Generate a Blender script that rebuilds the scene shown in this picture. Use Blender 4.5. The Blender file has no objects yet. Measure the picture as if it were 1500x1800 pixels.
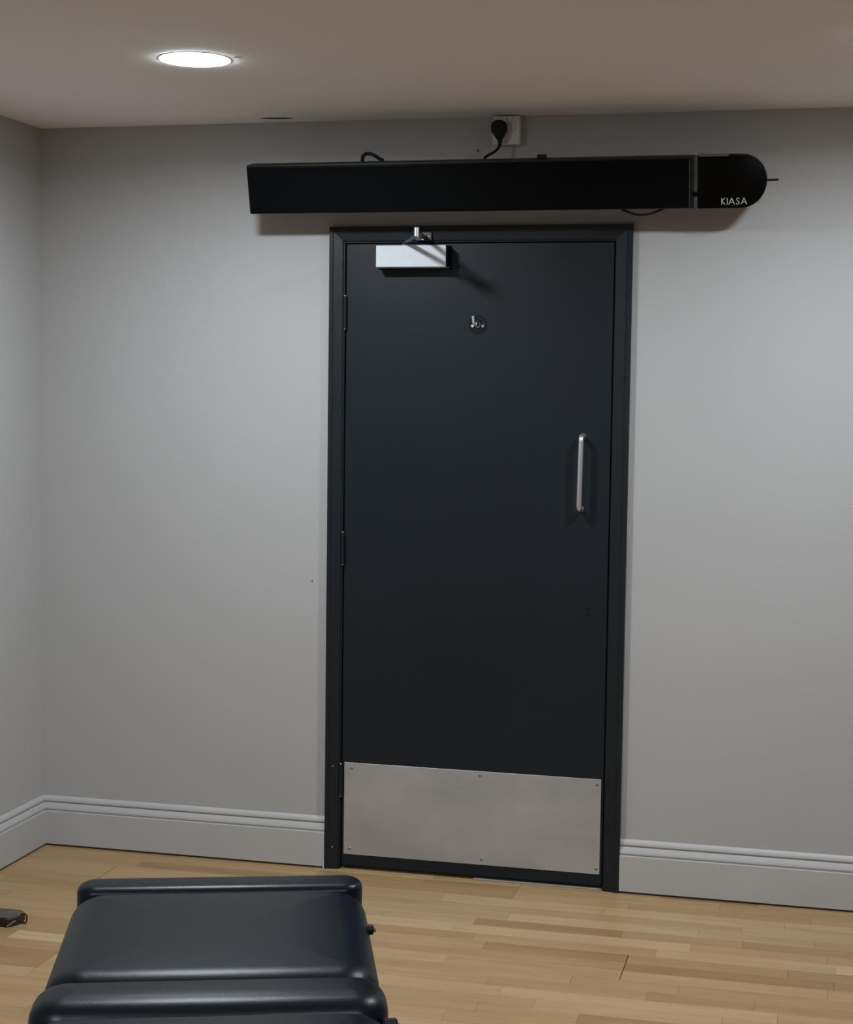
import bpy, bmesh, math, random
from mathutils import Vector, Matrix
PI = math.pi
rnd = random.Random(7)
scn = bpy.context.scene
C = scn.collection

# ------------------------------------------------------------------ camera
cam_d = bpy.data.cameras.new('camera'); cam = bpy.data.objects.new('camera', cam_d); C.objects.link(cam)
r_ = Vector((0.97109103, 0.23836724, 0.01277783)); u_ = Vector((-0.02993226, 0.0684862, 0.99720294))
w_ = Vector((-0.23682541, 0.9687573, -0.07364121))
m = Matrix((r_, u_, -w_)).transposed().to_4x4()
m.translation = Vector((0.63598, -5.22687, 1.5887))
cam.matrix_world = m
cam_d.sensor_fit = 'HORIZONTAL'; cam_d.sensor_width = 36.0; cam_d.lens = 2944.89 / 1500 * 36
cam_d.clip_start = 0.05
scn.camera = cam
# ------------------------------------------------------------------ world, exposure
wd = bpy.data.worlds.new('world'); scn.world = wd; wd.use_nodes = True
wd.node_tree.nodes['Background'].inputs[0].default_value = (0.5, 0.52, 0.55, 1)
wd.node_tree.nodes['Background'].inputs[1].default_value = 0.05
vs = scn.view_settings
vs.view_transform = 'Standard'; vs.look = 'None'; vs.gamma = 1.0; vs.use_curve_mapping = False
vs.exposure = 0.0
LAMP_W = 21.2                     # watts of each round ceiling downlight
LAMP = 115.0                      # glow of its frosted diffuser
LAMP_COL = (0.85, 0.93, 1.0)

# ------------------------------------------------------------------ materials
def srgb(r, g, b):
    f = lambda c: (c / 255 / 12.92) if c / 255 <= 0.04045 else ((c / 255 + 0.055) / 1.055) ** 2.4
    return (f(r), f(g), f(b), 1.0)
def mat(name, col, rough=0.5, metal=0.0, spec=0.5, noise=None, bump=None, coat=0.0, var=0.12, emit=0):
    """principled material; noise=(scale, stretch xyz) varies the colour, bump=(scale, strength)"""
    M = bpy.data.materials.new(name); M.use_nodes = True
    nt = M.node_tree; b = nt.nodes['Principled BSDF']
    b.inputs['Base Color'].default_value = col; b.inputs['Roughness'].default_value = rough
    b.inputs['Metallic'].default_value = metal; b.inputs['Specular IOR Level'].default_value = spec
    b.inputs['Coat Weight'].default_value = coat
    tc = nt.nodes.new('ShaderNodeTexCoord')
    if noise:
        mp = nt.nodes.new('ShaderNodeMapping'); mp.inputs['Scale'].default_value = noise[1]
        n = nt.nodes.new('ShaderNodeTexNoise'); n.inputs['Scale'].default_value = noise[0]; n.inputs['Detail'].default_value = 5
        nt.links.new(tc.outputs['Object'], mp.inputs[0]); nt.links.new(mp.outputs[0], n.inputs['Vector'])
        cr = nt.nodes.new('ShaderNodeMapRange'); cr.inputs[1].default_value = 0.3; cr.inputs[2].default_value = 0.7
        cr.inputs[3].default_value = 1 - var; cr.inputs[4].default_value = 1 + var
        nt.links.new(n.outputs['Fac'], cr.inputs[0])
        mx = nt.nodes.new('ShaderNodeMix'); mx.data_type = 'RGBA'; mx.blend_type = 'MULTIPLY'; mx.inputs[0].default_value = 1
        mx.inputs[6].default_value = col; nt.links.new(cr.outputs[0], mx.inputs[7]); nt.links.new(mx.outputs[2], b.inputs['Base Color'])
    if bump:
        n2 = nt.nodes.new('ShaderNodeTexNoise'); n2.inputs['Scale'].default_value = bump[0]; n2.inputs['Detail'].default_value = 4
        nt.links.new(tc.outputs['Object'], n2.inputs['Vector'])
        bp = nt.nodes.new('ShaderNodeBump'); bp.inputs['Strength'].default_value = bump[1]; bp.inputs['Distance'].default_value = 0.002
        nt.links.new(n2.outputs['Fac'], bp.inputs['Height']); nt.links.new(bp.outputs[0], b.inputs['Normal'])
    if emit:
        b.inputs['Emission Color'].default_value = (*LAMP_COL, 1); b.inputs['Emission Strength'].default_value = emit
    return M
M_wall = mat('wall_paint', (0.385, 0.375, 0.37, 1), 0.75, spec=0.25, noise=(1.3, (1, 1, 1)), var=0.025, bump=(260, 0.12))
M_skirt = mat('skirting_paint', (0.42, 0.412, 0.405, 1), 0.42, spec=0.4, noise=(4, (1, 1, 1)), var=0.03)
M_ceil = mat('ceiling_paint', (0.80, 0.785, 0.77, 1), 0.85, spec=0.2, noise=(1, (1, 1, 1)), var=0.02, bump=(200, 0.1))
M_door = mat('slate_door_paint', (0.0080, 0.0120, 0.0160, 1), 0.42, spec=0.24, noise=(2, (1, 1, 1)), var=0.08, bump=(120, 0.06))
M_frame = mat('slate_frame_paint', (0.0095, 0.0125, 0.0150, 1), 0.40, spec=0.26, noise=(6, (1, 1, 1)), var=0.1)
M_bright = mat('bright_hook_metal', (0.75, 0.78, 0.82, 1), 0.32, metal=0.55)
M_dark = mat('dark_gap', (0.006, 0.006, 0.006, 1), 0.8, spec=0.1)
M_alu = mat('silver_painted_metal', (0.50, 0.53, 0.56, 1), 0.45, metal=0.15, spec=0.5, noise=(90, (1, 1, 1)), var=0.03)
M_chrome = mat('chrome', (0.82, 0.83, 0.85, 1), 0.12, metal=1.0)
M_satin = mat('satin_aluminium', (0.72, 0.73, 0.75, 1), 0.3, metal=0.9, noise=(60, (1, 1, 0.05)), var=0.05)
M_screw = mat('screw_metal', (0.30, 0.29, 0.28, 1), 0.4, metal=0.9)
M_arm = mat('dark_arm_metal', (0.035, 0.036, 0.038, 1), 0.45, metal=0.6)
M_case = mat('heater_case', (0.0055, 0.0062, 0.0080, 1), 0.45, spec=0.3)
M_strip = mat('grey_top_strip', (0.16, 0.155, 0.15, 1), 0.5)
M_thresh = mat('worn_threshold', (0.26, 0.24, 0.21, 1), 0.6)
M_black = mat('heater_black_metal', (0.0012, 0.0016, 0.0020, 1), 0.5, spec=0.07, bump=(400, 0.05))
M_glossy = mat('heater_black_gloss', (0.0014, 0.0014, 0.0012, 1), 0.35, spec=0.08)
M_plastic = mat('black_plastic', (0.004, 0.004, 0.0045, 1), 0.5, spec=0.25)
M_white = mat('socket_white_plastic', (0.62, 0.60, 0.57, 1), 0.4, spec=0.5)
M_letter = mat('lettering_silver', (0.62, 0.62, 0.60, 1), 0.5)
M_band = mat('grey_band_metal', (0.085, 0.082, 0.078, 1), 0.4, metal=0.5, noise=(40, (1, 1, 1)), var=0.3)
M_vinyl = mat('slate_vinyl', (0.0026, 0.0062, 0.0105, 1), 0.31, spec=0.21, bump=(500, 0.15), noise=(3, (1, 1, 1)), var=0.05)
M_legs = mat('couch_black_steel', (0.012, 0.012, 0.013, 1), 0.35, metal=0.5)
M_brown = mat('dark_brown_metal', (0.022, 0.015, 0.010, 1), 0.4, metal=0.2, noise=(30, (1, 1, 1)), var=0.25)
M_browntop = mat('grey_metal', (0.085, 0.078, 0.066, 1), 0.35, metal=0.3, noise=(30, (1, 1, 1)), var=0.25)
M_chip = mat('dark_brown_crack', (0.045, 0.035, 0.028, 1), 0.9)
M_white_edge = mat('bare_plaster', (0.6, 0.57, 0.53, 1), 0.8)
M_lamp = mat('lamp_diffuser', (0.9, 0.9, 0.9, 1), 0.6, emit=LAMP)
M_rim = mat('lamp_rim_white', (0.75, 0.75, 0.74, 1), 0.4)

def kick_material():
    M = mat('brushed_steel', (0.50, 0.49, 0.475, 1), 0.42, metal=0.6)
    nt = M.node_tree; b = nt.nodes['Principled BSDF']; tc = nt.nodes.new('ShaderNodeTexCoord')
    def nz(scale, st, detail=5):
        mp = nt.nodes.new('ShaderNodeMapping'); mp.inputs['Scale'].default_value = st
        n = nt.nodes.new('ShaderNodeTexNoise'); n.inputs['Scale'].default_value = scale; n.inputs['Detail'].default_value = detail
        nt.links.new(tc.outputs['Object'], mp.inputs[0]); nt.links.new(mp.outputs[0], n.inputs['Vector']); return n
    a = nz(3.2, (1, 1, 1.6)); c = nz(25, (0.6, 1, 22), 3)
    ad = nt.nodes.new('ShaderNodeMath'); ad.operation = 'MULTIPLY_ADD'; ad.inputs[1].default_value = 0.25
    nt.links.new(c.outputs['Fac'], ad.inputs[0]); nt.links.new(a.outputs['Fac'], ad.inputs[2])
    ra = nt.nodes.new('ShaderNodeValToRGB'); ra.color_ramp.elements[0].position = 0.42; ra.color_ramp.elements[1].position = 0.82
    ra.color_ramp.elements[0].color = (0.385, 0.38, 0.378, 1); ra.color_ramp.elements[1].color = (0.53, 0.535, 0.545, 1)
    nt.links.new(ad.outputs[0], ra.inputs[0]); nt.links.new(ra.outputs[0], b.inputs['Base Color'])
    mr = nt.nodes.new('ShaderNodeMapRange'); mr.inputs[3].default_value = 0.55; mr.inputs[4].default_value = 0.34
    mr.inputs[1].default_value = 0.35; mr.inputs[2].default_value = 0.85
    nt.links.new(ad.outputs[0], mr.inputs[0]); nt.links.new(mr.outputs[0], b.inputs['Roughness'])
    return M
M_kick = kick_material()

def wood_material():
    M = bpy.data.materials.new('oak_floor'); M.use_nodes = True; nt = M.node_tree; b = nt.nodes['Principled BSDF']
    at = nt.nodes.new('ShaderNodeAttribute'); at.attribute_name = 'tint'
    geo = nt.nodes.new('ShaderNodeNewGeometry')
    mp = nt.nodes.new('ShaderNodeMapping'); mp.inputs['Scale'].default_value = (1.3, 14, 1)
    n = nt.nodes.new('ShaderNodeTexNoise'); n.noise_dimensions = '4D'; n.inputs['Scale'].default_value = 2.2
    n.inputs['Detail'].default_value = 7; n.inputs['Roughness'].default_value = 0.6; n.inputs['Distortion'].default_value = 0.4
    sw = nt.nodes.new('ShaderNodeMath'); sw.operation = 'MULTIPLY'; sw.inputs[1].default_value = 37
    nt.links.new(at.outputs['Fac'], sw.inputs[0]); nt.links.new(sw.outputs[0], n.inputs['W'])
    nt.links.new(geo.outputs['Position'], mp.inputs[0]); nt.links.new(mp.outputs[0], n.inputs['Vector'])
    r1 = nt.nodes.new('ShaderNodeValToRGB'); e = r1.color_ramp.elements
    e[0].position = 0.0; e[0].color = FL[0]; e[1].position = 1.0; e[1].color = FL[3]
    x = e.new(0.35); x.color = FL[1]; x = e.new(0.7); x.color = FL[2]
    nt.links.new(at.outputs['Fac'], r1.inputs[0])
    mr = nt.nodes.new('ShaderNodeMapRange'); mr.inputs[1].default_value = 0.3; mr.inputs[2].default_value = 0.7
    mr.inputs[3].default_value = 0.84; mr.inputs[4].default_value = 1.12; nt.links.new(n.outputs['Fac'], mr.inputs[0])
    mx = nt.nodes.new('ShaderNodeMix'); mx.data_type = 'RGBA'; mx.blend_type = 'MULTIPLY'; mx.inputs[0].default_value = 1
    nt.links.new(r1.outputs[0], mx.inputs[6]); nt.links.new(mr.outputs[0], mx.inputs[7]); nt.links.new(mx.outputs[2], b.inputs['Base Color'])
    b.inputs['Roughness'].default_value = 0.42; b.inputs['Specular IOR Level'].default_value = 0.4
    return M
FL = [(0.270, 0.157, 0.066, 1), (0.332, 0.209, 0.095, 1), (0.370, 0.242, 0.119, 1), (0.432, 0.298, 0.160, 1)]
M_wood = wood_material()

# ------------------------------------------------------------------ helpers
ORG = {}
def tag(o, label=None, cat=None, group=None, kind=None):
    if label: o['label'] = label
    if cat: o['category'] = cat
    if group: o['group'] = group
    if kind: o['kind'] = kind
    return o
def thing(name, loc, label, cat, group=None, kind=None, rotz=0):
    o = bpy.data.objects.new(name, None); C.objects.link(o); o.location = loc; o.rotation_euler = (0, 0, rotz)
    o.empty_display_size = 0.05; ORG[o.name] = Vector(loc)
    return tag(o, label, cat, group, kind)
def obj(name, bm, material, parent=None, label=None, smooth=False, local=False, kind=None):
    """one mesh object; vertices are given in room coordinates unless local"""
    org = Vector((0, 0, 0))
    if parent is not None:
        org = ORG[parent.name]
        if not local: bmesh.ops.translate(bm, verts=bm.verts, vec=-org)
    bmesh.ops.recalc_face_normals(bm, faces=bm.faces)
    if smooth:
        for f in bm.faces: f.smooth = True
        for e in bm.edges:
            if len(e.link_faces) == 2 and e.calc_face_angle(0) > 0.7: e.smooth = False
    me = bpy.data.meshes.new(name); bm.to_mesh(me); bm.free(); me.materials.append(material)
    o = bpy.data.objects.new(name, me); C.objects.link(o)
    if parent is not None: o.parent = parent
    ORG[o.name] = org
    if label: o['label'] = label
    if kind: o['kind'] = kind
    return o
def box(x0, x1, y0, y1, z0, z1, bev=0.0, seg=2, bm=None):
    t = bmesh.new()
    v = [t.verts.new((x, y, z)) for x in (x0, x1) for y in (y0, y1) for z in (z0, z1)]
    for a in ((0, 1, 3, 2), (4, 6, 7, 5), (0, 4, 5, 1), (2, 3, 7, 6), (0, 2, 6, 4), (1, 5, 7, 3)): t.faces.new([v[i] for i in a])
    bmesh.ops.recalc_face_normals(t, faces=t.faces)
    if bev: bmesh.ops.bevel(t, geom=t.edges, offset=bev, segments=seg, affect='EDGES', profile=0.5)
    return merge(bm, t)
def merge(bm, t):
    if bm is None: return t
    me = bpy.data.meshes.new('tmp'); t.to_mesh(me); t.free(); bm.from_mesh(me); bpy.data.meshes.remove(me); return bm
def tube(pts, r, n=12, bm=None, caps=True):
    pts = [Vector(p) for p in pts]; t = bmesh.new(); rings = []
    d0 = (pts[1] - pts[0]).normalized(); a = d0.orthogonal().normalized()
    for i, p in enumerate(pts):
        d = (pts[min(i + 1, len(pts) - 1)] - pts[max(i - 1, 0)]).normalized()
        a = (a - d * a.dot(d)).normalized(); b = d.cross(a)
        rr = r[i] if isinstance(r, (list, tuple)) else r
        rings.append([t.verts.new(p + (a * math.cos(2 * PI * k / n) + b * math.sin(2 * PI * k / n)) * rr) for k in range(n)])
    for i in range(len(rings) - 1):
        for k in range(n): t.faces.new((rings[i][k], rings[i][(k + 1) % n], rings[i + 1][(k + 1) % n], rings[i + 1][k]))
    if caps: t.faces.new(rings[0][::-1]); t.faces.new(rings[-1])
    return merge(bm, t)
def cyl(c, axis, r, h, n=20, bm=None, bev=0.0):
    """cylinder starting at c, along axis, with an optional chamfer at the far end"""
    c = Vector(c); ax = Vector(axis).normalized()
    ps = [c, c + ax * (h - bev), c + ax * h] if bev else [c, c + ax * h]
    rs = [r, r, r - bev] if bev else [r, r]
    t = bmesh.new(); a = ax.orthogonal().normalized(); b = ax.cross(a); rings = []
    for p, rr in zip(ps, rs): rings.append([t.verts.new(p + (a * math.cos(2 * PI * k / n) + b * math.sin(2 * PI * k / n)) * rr) for k in range(n)])
    for i in range(len(rings) - 1):
        for k in range(n): t.faces.new((rings[i][k], rings[i][(k + 1) % n], rings[i + 1][(k + 1) % n], rings[i + 1][k]))
    t.faces.new(rings[0][::-1]); t.faces.new(rings[-1])
    return merge(bm, t)
def prism(prof, fn, ts, bm=None):
    """closed outline prof (list of (a,b)) placed by fn(a,b,t) for each t in ts; capped"""
    t_ = bmesh.new(); rings = [[t_.verts.new(fn(a, b, t)) for a, b in prof] for t in ts]; n = len(prof)
    for i in range(len(rings) - 1):
        for k in range(n): t_.faces.new((rings[i][k], rings[i][(k + 1) % n], rings[i + 1][(k + 1) % n], rings[i + 1][k]))
    t_.faces.new(rings[0][::-1]); t_.faces.new(rings[-1])
    return merge(bm, t_)
def bez(p, n=16):
    """smooth path through points (Catmull-Rom)"""
    p = [Vector(q) for q in p]; p = [p[0] * 2 - p[1]] + p + [p[-1] * 2 - p[-2]]; out = []
    for i in range(1, len(p) - 2):
        for k in range(n):
            t = k / n; a, b, c, d = p[i - 1:i + 3]
            out.append(0.5 * ((2 * b) + (c - a) * t + (2 * a - 5 * b + 4 * c - d) * t * t + (3 * b - a - 3 * c + d) * t ** 3))
    out.append(p[-2]); return out

# ------------------------------------------------------------------ room shell
XL, XR, YF, H = -1.9918, 3.3, -6.9, 2.4413
OX0, OX1, OZ = -0.940, -0.030, 2.070          # door opening in the back wall
bm = box(XL - 0.12, OX0, 0, 0.14, -0.03, H); box(OX1, XR + 0.12, 0, 0.14, -0.03, H, bm=bm); box(OX0, OX1, 0, 0.14, OZ, H, bm=bm)
wb = obj('wall_back', bm, M_wall, kind='structure')
obj('wall_left', box(XL - 0.12, XL, YF, 0, -0.03, H), M_wall, kind='structure')
obj('wall_right', box(XR, XR + 0.12, YF, 0, -0.03, H), M_wall, kind='structure')
obj('wall_front', box(XL - 0.12, XR + 0.12, YF - 0.12, YF, -0.03, H), M_wall, kind='structure')
ceil = obj('ceiling', box(XL - 0.12, XR + 0.12, YF - 0.12, 0.14, H, H + 0.1), M_ceil, kind='structure')
floor = obj('floor', box(XL - 0.12, XR + 0.12, YF - 0.12, 0.6, -0.08, -0.012), M_dark, kind='structure')

# oak strips, three to a board, boards 207 mm wide
SW = 0.069; Y0 = -0.176 + 0.207
def strip_bm(x0, x1, y0, y1, gap, tint, dz=0.0, bm=None):
    t = bmesh.new(); g = 0.00018; b = 0.0005
    xa, xb, ya, yb = x0 + g + gap[0], x1 - g - gap[1], y0 + g + gap[2], y1 - g - gap[3]
    ring0 = [t.verts.new(p) for p in ((xa, ya, -0.012), (xb, ya, -0.012), (xb, yb, -0.012), (xa, yb, -0.012))]
    ring1 = [t.verts.new(p) for p in ((xa, ya, -b + dz), (xb, ya, -b + dz), (xb, yb, -b + dz), (xa, yb, -b + dz))]
    ring2 = [t.verts.new(p) for p in ((xa + b, ya + b, dz), (xb - b, ya + b, dz), (xb - b, yb - b, dz), (xa + b, yb - b, dz))]
    for A, B in ((ring0, ring1), (ring1, ring2)):
        for k in range(4): t.faces.new((A[k], A[(k + 1) % 4], B[(k + 1) % 4], B[k]))
    t.faces.new(ring2)
    lay = t.loops.layers.float_color.new('tint')
    for f in t.faces:
        for l in f.loops: l[lay] = (tint, tint, tint, 1)
    return merge(bm, t)
far = bmesh.new(); far.loops.layers.float_color.new('tint')
count = 0
nrow = int((Y0 - YF) / SW) + 3
for row in range(-2, nrow):
    board = row // 3; sub = row % 3
    y1 = Y0 - row * SW; y0 = y1 - SW
    rb = random.Random(board * 17 + 5); L = 2.7
    off = rb.uniform(0, L)
    if board == 1: off = (-1.637 - XL) % L
    if board == 3: off = (0.1075 - XL) % L
    joints = [XL + off + L * k for k in range(-1, 4)]
    xs = []
    for j in joints:                                     # strips within each board
        x = j; n = rnd.choice((5, 6, 7)); cuts = [0] + sorted((k + rnd.uniform(-0.28, 0.28)) / n for k in range(1, n)) + [1]
        xs += [(j + a * L, j + b * L, a == 0, b == 1) for a, b in zip(cuts[:-1], cuts[1:])]
    for a, b, ja, jb in xs:
        a2, b2 = max(a, XL), min(b, XR)
        ya, yb = max(y0, YF), min(y1, 0.14)
        if b2 - a2 < 0.01 or yb - ya < 0.006: continue
        jg = 0.0011 if board in (1, 3) else 0.0003
        gap = (jg if ja else 0, jg if jb else 0, 0.0004 if sub == 2 else 0, 0.0004 if sub == 0 else 0)
        tint = min(1, max(0, rnd.gauss(0.5, 0.24))); dz = rnd.uniform(-0.0002, 0.0)
        # nearest and largest in view: parts of their own
        if yb > -1.62 and ya < 0.02 and b2 > -1.99 and a2 < 1.25 + ya * 0.45 + 0.15 and not (yb < -0.9 and a2 > 0.9):
            o = obj('floor_strip', strip_bm(a2, b2, ya, yb, gap, tint, dz), M_wood, floor); count += 1
        else:
            strip_bm(a2, b2, ya, yb, gap, tint, dz, bm=far)
o = obj('floor_strips_beyond', far, M_wood, floor, kind='stuff')
print('floor strips', count)

# paint chips on the ceiling (crack against the wall, hairline by the lamp)
def flake(pts, z, t=0.0012): return prism(pts, lambda a, b, s: (a, b, z + s), (0.0, -t))
obj('paint_crack', flake([(-1.182, -0.088), (-1.160, -0.096), (-1.10, -0.088), (-1.078, -0.072), (-1.11, -0.070), (-1.15, -0.074)], H), M_chip, ceil, 'dark brown crack in the ceiling paint')
obj('paint_crack', flake([(-0.925, -1.03), (-0.912, -1.05), (-0.900, -1.04), (-0.913, -1.042)], H, 0.0008), M_chip, ceil)
# nail holes in the back wall
obj('nail_hole', cyl((-0.489, 0.0005, 2.3366), (0, -1, 0), 0.0035, 0.0012, 10), M_chip, wb)
obj('nail_hole', cyl((-1.0255, 0.0005, 0.9531), (0, -1, 0), 0.0028, 0.0012, 10), M_browntop, wb)

# skirting: moulded profile (depth from wall, height)
SK = [(0.0, 0.007), (0.0185, 0.007), (0.0185, 0.1195), (0.0175, 0.1215), (0.0125, 0.1222), (0.0120, 0.1250), (0.0145, 0.1262), (0.0150, 0.1290)]
for k in range(1, 7):
    a = k / 6; SK.append((0.0150 - 0.0080 * a ** 1.4, 0.1290 + 0.0195 * a))
SK += [(0.0050, 0.1490), (0.0050, 0.1512), (0.0078, 0.1520), (0.0092, 0.1545)]
for k in range(1, 6):
    a = k / 5; SK.append((0.0092 - 0.0062 * a ** 2, 0.1545 + 0.0150 * a))
SK += [(0.0, 0.1715)]
def sk_obj(name, fn, ts): return obj(name, prism(SK, fn, ts), M_skirt, kind='structure')
sk_obj('baseboard_back', lambda d, z, t: (XL + d if t == 0 else -0.9715, -d, z), (0, 1))
sk_obj('baseboard_back', lambda d, z, t: (0.0062 if t == 0 else XR - d, -d, z), (0, 1))
sk_obj('baseboard_left', lambda d, z, t: (XL + d, -d if t == 0 else YF + d, z), (0, 1))
sk_obj('baseboard_right', lambda d, z, t: (XR - d, -d if t == 0 else YF + d, z), (0, 1))
sk_obj('baseboard_front', lambda d, z, t: (XL + d if t == 0 else XR - d, YF + d, z), (0, 1))

# ------------------------------------------------------------------ door frame (trim)
AX0, AX1, AZ = -0.9712, 0.0058, 2.1025        # outer edges of the architrave
BX0, BX1, BZ = -0.9255, -0.0455, 2.0555       # inner edges
tr = thing('trim_1', ((AX0 + AX1) / 2, 0, 0), 'dark slate door frame with mitred architrave boards around the grey door', 'door frame', kind='structure')
AP = [(0, 0), (0, 0.017), (0.03, 0.0195), (0.28, 0.0195), (0.34, 0.0165), (0.93, 0.0125), (1, 0.0105), (1, 0)]   # (fraction from outer to inner, depth)
def lerp(a, b, t): return a + (b - a) * t
G = 0.0003
obj('architrave_board', prism(AP, lambda f, d, t: (lerp(AX0, BX0, f), -d, 0.001 if t == 0 else lerp(AZ, BZ, f) - G), (0, 1)), M_frame, tr)
obj('architrave_board', prism(AP, lambda f, d, t: (lerp(AX1, BX1, f), -d, -0.002 if t == 0 else lerp(AZ, BZ, f) - G), (0, 1)), M_frame, tr)
obj('architrave_board', prism(AP, lambda f, d, t: (lerp(AX0, BX0, f) + G if t == 0 else lerp(AX1, BX1, f) - G, -d, lerp(AZ, BZ, f)), (0, 1)), M_frame, tr)
obj('door_lining', box(OX0, -0.9205, -0.006, 0.14, -0.001, OZ, 0.0008, 1), M_frame, tr)
obj('door_lining', box(-0.0475, OX1, -0.006, 0.14, -0.001, OZ, 0.0008, 1), M_frame, tr)
obj('door_lining', box(-0.9205, -0.0475, -0.006, 0.14, 2.0515, OZ, 0.0008, 1), M_frame, tr)
bm = box(-0.9205, -0.905, 0.046, 0.075, 0, 2.0515); box(-0.066, -0.0475, 0.046, 0.075, 0, 2.0515, bm=bm); box(-0.905, -0.066, 0.046, 0.075, 2.035, 2.0515, bm=bm)
obj('door_stop', bm, M_dark, tr)
for z in (0.345, 0.0748): obj('screw', cyl((-0.9437, -0.0165, z), (0, -1, 0), 0.0022, 0.0018, 10), M_satin, tr)
obj('bare_edge', box(-0.9745, -0.9712, -0.0215, 0, 0.0, 0.026), M_white_edge, tr, 'pale unpainted edge at the foot of the frame')

# ------------------------------------------------------------------ door
dr = thing('door_1', (-0.485, 0, 0), 'dark slate grey flush door with steel kick plate and silver closer', 'door', kind='structure')
LX0, LX1, LZ0, LZ1 = -0.9172, -0.0515, 0.0125, 2.0480
obj('door_leaf', box(LX0, LX1, 0.0, 0.044, LZ0, LZ1, 0.0012, 2), M_door, dr)
kp = obj('kick_plate', box(-0.9095, -0.0590, -0.0016, 0.0, 0.0500, 0.3570, 0.0005, 1), M_kick, dr, 'brushed stainless steel kick plate')
for x, z in ((-0.8835, 0.3392), (-0.4527, 0.3432), (-0.0722, 0.3402), (-0.0703, 0.0678), (-0.4428, 0.0692), (-0.8884, 0.0698)):
    bm = cyl((x, -0.0012, z), (0, -1, 0), 0.0046, 0.0020, 16, bev=0.0008)
    obj('screw', bm, M_screw, kp)
for x, z in ((-0.6395, 0.2895), (-0.756, 0.211)): obj('dent', cyl((x, -0.0012, z), (0, -1, 0), 0.0018, 0.0006, 10), M_screw, kp)
obj('threshold', box(-0.47, -0.052, -0.004, 0.040, 0.0, 0.0035, 0.001, 1), M_thresh, tr, 'thin pale threshold strip under the door')
for zt, zb in ((1.882, 1.777), (1.117, 1.0126), (0.352, 0.246)):
    hg = obj('hinge', cyl((-0.9190, -0.0105, zb), (0, 0, 1), 0.0056, zt - zb, 14), M_frame, dr, smooth=True)
    for k in range(1, 5):
        z = zb + (zt - zb) * k / 5; obj('knuckle_gap', cyl((-0.9190, -0.0105, z), (0, 0, 1), 0.0058, 0.0008, 14), M_dark, hg)
    obj('pin_tip', cyl((-0.9190, -0.0105, zt), (0, 0, 1), 0.0038, 0.003, 12, bev=0.001), M_satin, hg)
    obj('pin_tip', cyl((-0.9190, -0.0105, zb), (0, 0, -1), 0.0038, 0.003, 12, bev=0.001), M_satin, hg)
    obj('hinge_leaf', box(-0.9215, -0.9160, -0.0060, 0.001, zb, zt), M_frame, hg)
# keyhole
bm = box(-0.1205, -0.1035, -0.0006, 0.0, 0.8800, 0.8825)
kh = obj('keyhole', cyl((-0.1123, 0.0004, 0.9010), (0, -1, 0), 0.0034, 0.0010, 14), M_dark, dr)
obj('slot', box(-0.1136, -0.1110, -0.0007, 0.0004, 0.8868, 0.9010), M_dark, kh)
obj('scratch', bm, M_dark, kh)
obj('scratch', box(-0.1120, -0.1035, -0.0006, 0.0, 0.9045, 0.9057), M_dark, kh)
# pull handle: round bar bent back to the leaf at both ends
HXt, HXb, zt, zb, sd, rr = -0.1385, -0.1415, 1.4530, 1.2070, 0.042, 0.014
path = []
path.append((HXt, 0, zt - 0.0085))
for k in range(9):
    a = PI / 2 * k / 8; path.append((HXt, -sd + rr - rr * math.sin(a), zt - 0.0085 - rr + rr * math.cos(a)))
for k in range(9):
    a = PI / 2 * k / 8; path.append((HXb, -sd + rr - rr * math.cos(a), zb + 0.0085 + rr - rr * math.sin(a)))
path.append((HXb, 0, zb + 0.0085))
ph = obj('pull_handle', tube(path, 0.0086, 18), M_satin, dr, 'satin silver tubular pull handle', smooth=True)
for x, z in ((HXt, zt - 0.0085), (HXb, zb + 0.0085)): obj('fixing_collar', cyl((x, 0, z), (0, -1, 0), 0.0092, 0.002, 20, bev=0.0008), M_satin, ph)
# coat hook: round back plate, raised prong, lower prongs, two screws
hx, hz = -0.482, 1.7915
hk = obj('coat_hook', cyl((hx, 0, hz), (0, -1, 0), 0.0285, 0.0035, 40, bev=0.0015), mat('dark_chrome', (0.05, 0.055, 0.068, 1), 0.22, metal=1.0), dr, 'dark chrome round coat hook', smooth=True)
obj('hook_prong', tube(bez([(hx - 0.0045, -0.003, hz + 0.001), (hx - 0.005, -0.020, hz - 0.001), (hx - 0.0065, -0.036, hz + 0.006), (hx - 0.0070, -0.041, hz + 0.026)], 6), 0.0040, 12), M_bright, hk, smooth=True)
obj('hook_prong', tube(bez([(hx + 0.005, -0.003, hz + 0.001), (hx + 0.005, -0.016, hz - 0.004), (hx + 0.006, -0.028, hz + 0.001), (hx + 0.0065, -0.031, hz + 0.016)], 6), 0.0028, 12), M_arm, hk, smooth=True)
for s in (-1, 1): obj('screw', cyl((hx + s * 0.0165, -0.0030, hz - 0.004), (0, -1, 0), 0.0050, 0.0022, 14, bev=0.0012), M_bright, hk)
obj('screw', cyl((hx + 0.022, -0.0030, hz + 0.003), (0, -1, 0), 0.0016, 0.0015, 10), M_chrome, hk)
obj('boss', cyl((hx, -0.003, hz + 0.001), (0, -1, 0), 0.010, 0.005, 20, bev=0.002), M_chrome, hk, smooth=True)
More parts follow.
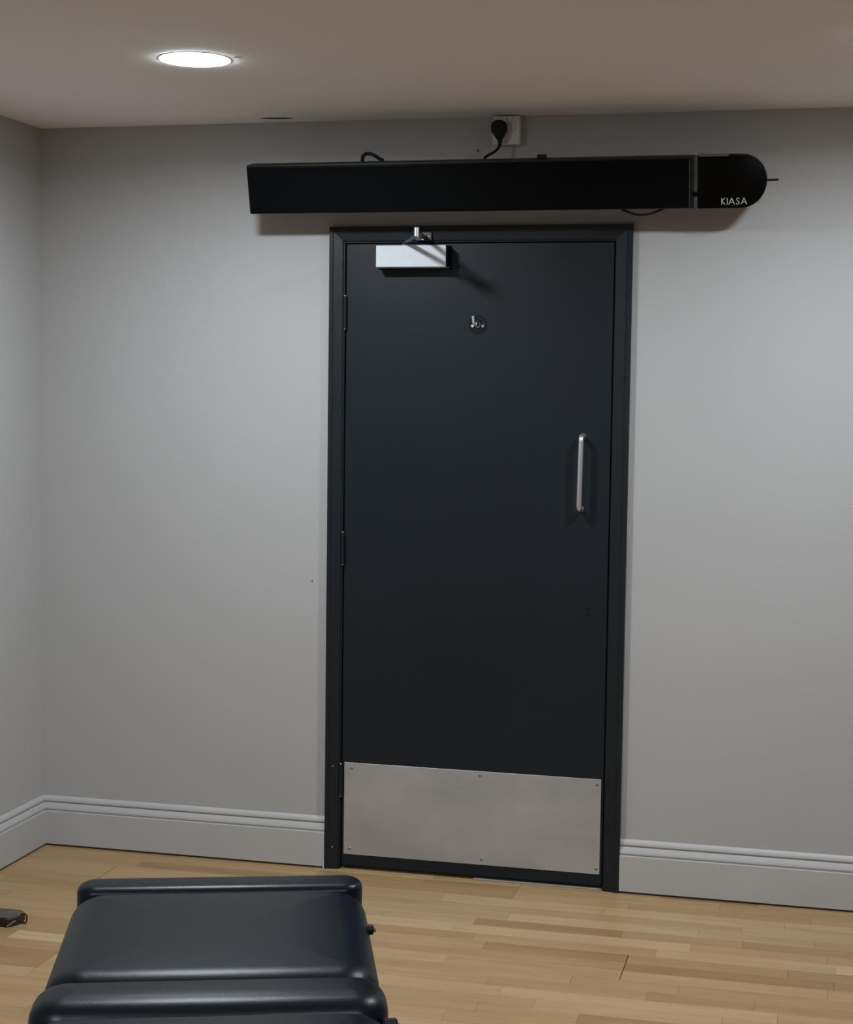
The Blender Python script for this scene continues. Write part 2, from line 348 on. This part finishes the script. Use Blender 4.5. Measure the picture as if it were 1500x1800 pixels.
# door closer
cl = obj('door_closer', box(-0.8036, -0.5755, -0.0600, -0.002, 1.9700, 2.0385, 0.0015, 2), M_alu, dr, 'silver box door closer with elbow arm')
obj('end_cover', box(-0.5754, -0.5715, -0.0585, -0.001, 1.9712, 2.0375, 0.0012, 1), M_black, cl, 'black end cover')
obj('mounting_plate', box(-0.810, -0.570, -0.0022, 0.0, 1.9665, 2.0415, 0.0006, 1), M_black, cl)
obj('spindle', cyl((-0.7170, -0.034, 2.0385), (0, 0, 1), 0.0085, 0.0125, 18, bev=0.001), M_screw, cl, smooth=True)
SP = Vector((-0.7170, -0.034, 2.0480)); EL = Vector((-0.6100, -0.300, 2.0500)); BR = Vector((-0.6560, -0.040, 2.0680))
def flat_bar(a, b, wdt, th):
    a = Vector(a); b = Vector(b); d = (b - a).normalized(); s = d.cross(Vector((0, 0, 1))).normalized(); n = s.cross(d)
    return prism([(-wdt / 2, -th / 2), (wdt / 2, -th / 2), (wdt / 2, th / 2), (-wdt / 2, th / 2)], lambda p, q, t: a + (b - a) * t + s * p + n * q, (0, 1))
obj('main_arm', flat_bar(SP, EL, 0.017, 0.006), M_arm, cl)
obj('forearm', flat_bar(EL + Vector((0, 0, 0.007)), BR, 0.014, 0.006), M_arm, cl)
obj('elbow_bolt', cyl(EL + Vector((0, 0, -0.006)), (0, 0, 1), 0.0085, 0.0270, 20, bev=0.002), M_satin, cl, 'silver elbow bolt', smooth=True)
br = obj('frame_bracket', box(-0.6850, -0.6310, -0.0230, -0.0150, 2.0560, 2.0820, 0.001, 1), M_arm, cl, 'dark bracket with two bright screws')
obj('pivot_lug', box(-0.666, -0.646, -0.050, -0.021, 2.0600, 2.0655, 0.0008, 1), M_arm, br)
obj('pivot_pin', cyl((-0.656, -0.040, 2.056), (0, 0, 1), 0.005, 0.019, 14), M_satin, br, smooth=True)
for x in (-0.6775, -0.6395): obj('screw', cyl((x, -0.0228, 2.0690), (0, -1, 0), 0.0062, 0.0030, 18, bev=0.0015), M_chrome, br)

# ------------------------------------------------------------------ infrared bar heater over the door
TL = math.radians(15.2); ht_o = Vector((-0.40, -0.160, 2.1300))
ht = thing('wall_heater', (-0.40, 0, 2.13), 'long black bar heater with rounded right end mounted on wall above door', 'heater')
def hp(x, d, h):
    """heater frame: x along the wall, d depth behind the front face, h height up the front face"""
    fy, fz = -math.sin(TL), math.cos(TL); by, bz = math.cos(TL), math.sin(TL)
    return Vector((x, -0.160 + fy * h + by * d, 2.1300 + fz * h + bz * d))
HH = 0.152; HD = 0.055; X0, X1 = -1.1915, 0.2020
def hbox(x0, x1, d0, d1, h0, h1, bev=0.0):
    t = box(x0, x1, d0, d1, h0, h1, bev)
    for v in t.verts: v.co = hp(*v.co)
    return t
obj('body', hbox(X0, X1, 0.004, HD, 0.0, HH, 0.003), M_case, ht)
fp = obj('front_panel', hbox(X0 + 0.004, X1 - 0.012, -0.001, 0.008, 0.003, HH - 0.006, 0.003), M_black, ht)
obj('panel_groove', hbox(X0 + 0.014, X1 - 0.016, -0.0014, 0.002, HH - 0.0150, HH - 0.0132), M_glossy, fp)
obj('edge_line', hbox(X1 - 0.0135, X1 - 0.0122, -0.0016, 0.002, 0.006, HH - 0.010), M_band, fp)
obj('joint_band', hbox(X1 + 0.0005, X1 + 0.0105, 0.002, HD - 0.002, 0.001, HH - 0.001, 0.0015), M_band, ht, 'grey metal band between body and end cap')
obj('band_clip', hbox(X1 - 0.002, X1 + 0.0125, -0.001, 0.004, 0.036, 0.050, 0.001), M_black, ht)
# rounded end cap
RC = HH / 2; XC = 0.4130 - RC; outline = [(X1 + 0.0115, 0.0), (XC, 0.0)]
for k in range(1, 24):
    a = -PI / 2 + PI * k / 24; outline.append((XC + RC * math.cos(a), RC + RC * math.sin(a)))
outline += [(XC, HH), (X1 + 0.0115, HH)]
def cap(ins, d): return [(max(x, X1 + 0.0115) if ins == 0 else X1 + 0.0115 + ins if x < X1 + 0.02 else XC + (x - XC) * (RC - ins) / RC, RC + (h - RC) * (RC - ins) / RC, d) for x, h in outline]
t = bmesh.new(); rings = [[t.verts.new(hp(x, d, h)) for x, h, d in cap(i, d)] for i, d in ((0, HD), (0, 0.0025), (0.0008, 0.0008), (0.0025, 0.0))]
for i in range(3):
    for k in range(len(outline)): t.faces.new((rings[i][k], rings[i][(k + 1) % len(outline)], rings[i + 1][(k + 1) % len(outline)], rings[i + 1][k]))
t.faces.new(rings[0][::-1]); t.faces.new(rings[-1])
ec = obj('end_cap', t, M_glossy, ht, 'glossy black rounded end cap', smooth=True)
obj('top_trim', hbox(X1 + 0.014, XC - 0.035, 0.006, HD - 0.004, HH, HH + 0.0015), M_strip, ec)
obj('pull_switch', tube([hp(0.409, 0.020, RC + 0.002), hp(0.443, 0.020, RC + 0.003), hp(0.4475, 0.020, RC + 0.003)], [0.0036, 0.0036, 0.002], 10), M_plastic, ht, 'thin black peg at the right end')
obj('drain_plug', cyl(hp(XC - 0.014, 0.02, 0.002), hp(0, 0, -1) - hp(0, 0, 0), 0.003, 0.004, 10), M_plastic, ht)
# lettering on the end cap, drawn with thin strokes
def stroke(pts, wdt, bm):
    for a, b in zip(pts[:-1], pts[1:]):
        a = Vector((a[0], a[1])); b = Vector((b[0], b[1])); d = (b - a).normalized(); n = Vector((-d.y, d.x)) * wdt / 2; a2 = a - d * wdt * 0.3; b2 = b + d * wdt * 0.3
        t = bmesh.new(); q = [a2 - n, b2 - n, b2 + n, a2 + n]
        lo = [t.verts.new(hp(p.x, 0.0003, p.y)) for p in q]; hi = [t.verts.new(hp(p.x, -0.0004, p.y)) for p in q]
        t.faces.new(hi); t.faces.new(lo[::-1])
        for k in range(4): t.faces.new((lo[k], lo[(k + 1) % 4], hi[(k + 1) % 4], hi[k]))
        merge(bm, t)
lx, lh, LHt = 0.2840, 0.0115, 0.0190
S_arc = [(0.86, 0.80), (0.72, 0.95), (0.5, 1.0), (0.28, 0.94), (0.18, 0.78), (0.25, 0.62), (0.5, 0.52), (0.75, 0.42), (0.86, 0.25), (0.74, 0.07), (0.5, 0.0), (0.26, 0.05), (0.12, 0.20)]
glyph = {'K': ([[(0, 0), (0, 1)], [(0.75, 1), (0.04, 0.50), (0.85, 0)]], 0.62), 'I': ([[(0, 0), (0, 1)]], 0.10),
         'A': ([[(0, 0), (0.5, 1), (1, 0)], [(0.2, 0.34), (0.8, 0.34)]], 0.86), 'S': ([S_arc], 0.55)}
cx = lx
for ch in 'KIASA':
    g, wd_ = glyph[ch]; bm = bmesh.new(); gw = wd_ * LHt
    if ch == 'I': gw = 0.0
    for s in g: stroke([(cx + px * gw, lh + py * LHt) for px, py in s], 0.00155, bm)
    obj('letter', bm, M_letter, ec)
    cx += gw + LHt * 0.235
# wall brackets, lugs and lead of the heater
for x in (-0.90, 0.08):
    obj('wall_bracket', flat_bar((x, -0.008, 2.190), (x, -0.125, 2.212), 0.035, 0.004), M_black, ht)
    obj('wall_plate', box(x - 0.03, x + 0.03, -0.005, 0, 2.15, 2.25, 0.001, 1), M_black, ht)
obj('cable_loop', tube(bez([(-0.834, -0.118, 2.296), (-0.834, -0.112, 2.311), (-0.822, -0.108, 2.3195), (-0.804, -0.107, 2.3165), (-0.784, -0.112, 2.305), (-0.768, -0.118, 2.296)], 8), 0.0058, 10), M_plastic, ht, smooth=True)
obj('top_clip', hbox(-0.270, -0.243, 0.030, 0.046, HH, HH + 0.011, 0.001), M_plastic, ht)
obj('power_lead', tube(bez([(-0.03, -0.120, 2.150), (-0.012, -0.130, 2.133), (0.03, -0.135, 2.1175), (0.07, -0.135, 2.1195), (0.105, -0.130, 2.133), (0.125, -0.120, 2.150)], 8), 0.0036, 10), M_plastic, ht, smooth=True)

# ------------------------------------------------------------------ socket and plug
so = thing('wall_socket', (-0.396, 0, 2.392), 'square white wall socket just under the ceiling above the heater', 'socket')
obj('faceplate', box(-0.4375, -0.3515, -0.0300, 0.0, 2.3500, 2.4375, 0.0025, 2), M_white, so)
obj('rocker_switch', box(-0.3785, -0.3655, -0.0335, -0.029, 2.3935, 2.4155, 0.001, 1), M_white, so)
for z in (2.3595, 2.4285): obj('screw', cyl((-0.3945, -0.0295, z), (0, -1, 0), 0.0028, 0.0012, 12), M_screw, so)
pl = thing('plug', (-0.412, -0.031, 2.385), 'black three-pin plug with lead pushed into the white wall socket', 'plug')
PO = [(-0.4385, 2.4035), (-0.4345, 2.4140), (-0.4245, 2.4215), (-0.4020, 2.4215), (-0.3930, 2.4140), (-0.3890, 2.4035), (-0.3905, 2.3870), (-0.4000, 2.3740), (-0.4040, 2.3640), (-0.4210, 2.3640), (-0.4270, 2.3740), (-0.4370, 2.3870)]
cxp, czp = -0.4137, 2.396
t = bmesh.new(); rg = []
for sc, y in ((0.96, -0.0305), (1.0, -0.034), (1.0, -0.056), (0.93, -0.063), (0.8, -0.066)):
    rg.append([t.verts.new((cxp + (x - cxp) * sc, y, czp + (z - czp) * sc)) for x, z in PO])
for i in range(4):
    for k in range(len(PO)): t.faces.new((rg[i][k], rg[i][(k + 1) % len(PO)], rg[i + 1][(k + 1) % len(PO)], rg[i + 1][k]))
t.faces.new(rg[0][::-1]); t.faces.new(rg[-1])
obj('plug_body', t, M_plastic, pl, smooth=True)
obj('strain_relief', tube([(-0.4115, -0.050, 2.368), (-0.4090, -0.052, 2.352), (-0.4090, -0.054, 2.345)], [0.0085, 0.0065, 0.0055], 14), M_plastic, pl, smooth=True)
obj('lead', tube(bez([(-0.4090, -0.053, 2.352), (-0.4110, -0.058, 2.338), (-0.4230, -0.070, 2.322), (-0.4390, -0.085, 2.310), (-0.4480, -0.098, 2.300)], 8), 0.0042, 12), M_plastic, pl, smooth=True)

# ------------------------------------------------------------------ round ceiling lights
def ceiling_light(x, y, label):
    r = thing('ceiling_light', (x, y, H), label, 'ceiling light', 'round ceiling lights')
    t = bmesh.new(); n = 40; prof = [(0.0915, 0.0), (0.0915, 0.0026), (0.086, 0.0040), (0.07, 0.0048), (0.04, 0.0052)]
    rings = [[t.verts.new((q * math.cos(2 * PI * k / n), q * math.sin(2 * PI * k / n), -z)) for k in range(n)] for q, z in prof]
    for i in range(len(rings) - 1):
        for k in range(n): t.faces.new((rings[i][k], rings[i][(k + 1) % n], rings[i + 1][(k + 1) % n], rings[i + 1][k]))
    t.faces.new(rings[-1])
    obj('diffuser', t, M_lamp, r, 'glowing round white diffuser', local=True, smooth=True)
    t = bmesh.new(); prof = [(0.0918, 0.0), (0.0918, 0.0012), (0.0960, 0.0012), (0.0975, 0.0)]
    rings = [[t.verts.new((q * math.cos(2 * PI * k / n), q * math.sin(2 * PI * k / n), -z)) for k in range(n)] for q, z in prof]
    for i in range(len(rings)):
        A, B = rings[i], rings[(i + 1) % len(rings)]
        for k in range(n): t.faces.new((A[k], A[(k + 1) % n], B[(k + 1) % n], B[k]))
    obj('rim', t, M_rim, r, local=True, smooth=True)
    ld = bpy.data.lights.new('lamp_light', 'AREA'); ld.shape = 'DISK'; ld.size = 0.182; ld.energy = LAMP_W; ld.color = LAMP_COL
    ld.spread = math.radians(169)
    lo = bpy.data.objects.new('lamp_light', ld); C.objects.link(lo); lo.parent = r; lo.location = (0, 0, -0.0060)
ceiling_light(-1.030, -1.035, 'glowing round white ceiling light at upper left, before the door wall')
ceiling_light(0.800, -1.035, 'round white ceiling light nearest the door wall, right of the door')
ceiling_light(-1.030, -4.250, 'added round white ceiling light, unseen behind the treatment couch, left side of the room')  # invented lamp out of view, added to light the room
ceiling_light(0.800, -4.250, 'added round white ceiling light, unseen behind the treatment couch, right side of the room')  # its added twin; row set back to shift the couch highlights

# ------------------------------------------------------------------ treatment couch
CA = math.radians(19.3)
tc = thing('treatment_couch', (-0.604, -1.943, 0), 'dark slate vinyl treatment couch with padded sections in the foreground', 'couch', rotz=CA)
# local frame: x across, y = -(distance from the far end), z up
def rrect(hx, hy, rc, n=8):
    rc = max(rc, 0.002); out = []
    for sx, sy, a0 in ((1, 1, 0), (-1, 1, PI / 2), (-1, -1, PI), (1, -1, 3 * PI / 2)):
        for k in range(n + 1):
            a = a0 + PI / 2 * k / n; out.append((sx * (hx - rc) + rc * math.cos(a), sy * (hy - rc) + rc * math.sin(a)))
    return out
def cushion(name, s0, s1, hw, z0, z1, r, ra, rc, puff, parent, slope=0.0):
    hx, hy = hw, (s1 - s0) / 2; cy = -(s0 + s1) / 2; t = bmesh.new(); prof = [(0.012, z0), (0.002, z0 + 0.006), (0, z0 + 0.015)]
    for k in range(0, 9):
        a = PI / 2 * k / 8; prof.append((ra * (1 - math.cos(a)), z1 - r + r * math.sin(a)))
    mi = min(hx, hy) - 0.004
    for k in range(1, 7):
        f = k / 6; prof.append((ra + (mi - ra) * f, z1 + puff * (1 - (1 - f) ** 2)))
    rings = []
    for ins, z in prof:
        rings.append([t.verts.new((x, cy + y, z + slope * (-(y) / hy if hy else 0))) for x, y in rrect(hx - ins, hy - ins, rc - ins)])
    n = len(rings[0])
    for i in range(len(rings) - 1):
        for k in range(n): t.faces.new((rings[i][k], rings[i][(k + 1) % n], rings[i + 1][(k + 1) % n], rings[i + 1][k]))
    t.faces.new(rings[0][::-1]); t.faces.new(rings[-1])
    return obj(name, t, M_vinyl, parent, smooth=True, local=True)
ZT = 0.559
cushion('end_cushion', 0.000, 0.095, 0.296, ZT - 0.085, ZT - 0.003, 0.018, 0.023, 0.042, 0.001, tc)
cushion('seat_cushion', 0.096, 0.644, 0.297, ZT - 0.075, ZT + 0.001, 0.050, 0.062, 0.075, 0.005, tc)
cushion('middle_cushion', 0.645, 0.806, 0.300, ZT - 0.075, ZT + 0.013, 0.038, 0.048, 0.060, 0.002, tc)
cushion('back_cushion', 0.807, 1.780, 0.298, ZT - 0.075, ZT + 0.017, 0.050, 0.070, 0.075, 0.005, tc)
bm = box(-0.255, 0.255, -0.786, -0.04, ZT - 0.105, ZT - 0.076, 0.003, 1); box(-0.255, 0.255, -1.74, -0.790, ZT - 0.105, ZT - 0.076, 0.003, 1, bm=bm)
cf = obj('frame', bm, M_legs, tc, local=True)
for x in (-0.235, 0.235):
    for s in (0.14, 1.62):
        lg = obj('leg', box(x - 0.02, x + 0.02, -s - 0.02, -s + 0.02, 0.012, ZT - 0.104, 0.003, 1), M_legs, tc, local=True)
        obj('foot', cyl((x, -s, 0), (0, 0, 1), 0.026, 0.014, 20), M_plastic, lg, local=True)
for s in (0.14, 1.62): obj('cross_bar', tube([(-0.22, -s, 0.16), (0.22, -s, 0.16)], 0.011, 12), M_legs, tc, local=True, smooth=True)
obj('side_bar', tube([(0, -0.14, 0.16), (0, -1.62, 0.16)], 0.011, 12), M_legs, tc, local=True, smooth=True)
for s, xk in ((0.300, 0.282), (0.790, 0.290)):
    kb = obj('side_knob', cyl((xk, -s, ZT - 0.030), (1, 0, 0), 0.010, 0.022, 16, bev=0.003), M_plastic, tc, local=True, smooth=True)
    obj('knob_bolt', cyl((xk + 0.016, -s, ZT - 0.030), (1, 0, 0), 0.005, 0.01, 10), M_screw, kb, local=True)

# ------------------------------------------------------------------ metal block lying on the floor at the left
bl = thing('metal_foot', (-1.78, -0.80, 0), 'small dark metal foot with a wire loop at its tip, on floor at left edge', 'foot')
BO = [(-1.900, -0.845), (-1.690, -0.845), (-1.668, -0.815), (-1.668, -0.775), (-1.690, -0.755), (-1.900, -0.755)]
t = bmesh.new(); rg = []
for sc, z in ((0.93, 0.0), (0.99, 0.006), (1.0, 0.014), (1.0, 0.023), (0.97, 0.026)):
    rg.append([t.verts.new((-1.784 + (x + 1.784) * (1 - (1 - sc) * 0.4), -0.80 + (y + 0.80) * sc, z)) for x, y in BO])
for i in range(4):
    for k in range(6): t.faces.new((rg[i][k], rg[i][(k + 1) % 6], rg[i + 1][(k + 1) % 6], rg[i + 1][k]))
t.faces.new(rg[0][::-1]); t.faces.new(rg[-1])
fb = obj('body', t, M_brown, bl)
obj('top_plate', prism([(x * 0.985 - 1.784 * 0.015, -0.80 + (y + 0.80) * 0.9) for x, y in BO], lambda a, b, s: (a, b, 0.0255 + s), (0, 0.002)), M_browntop, bl, 'grey top face')  # top face in a paler, greyer tone than the body
obj('wire_loop', tube([(-1.668, -0.80, 0.004), (-1.654, -0.80, 0.004), (-1.650, -0.80, 0.008), (-1.650, -0.80, 0.026), (-1.654, -0.80, 0.030), (-1.668, -0.80, 0.030)], 0.0022, 8), M_brown, bl, 'thin wire loop', smooth=True)
obj('clip', tube([(-1.690, -0.847, 0.004), (-1.675, -0.838, 0.016), (-1.671, -0.832, 0.018)], 0.0014, 8), M_screw, bl, 'bright scratched clip', smooth=True)
bl.location = (-1.769, -0.812, 0)
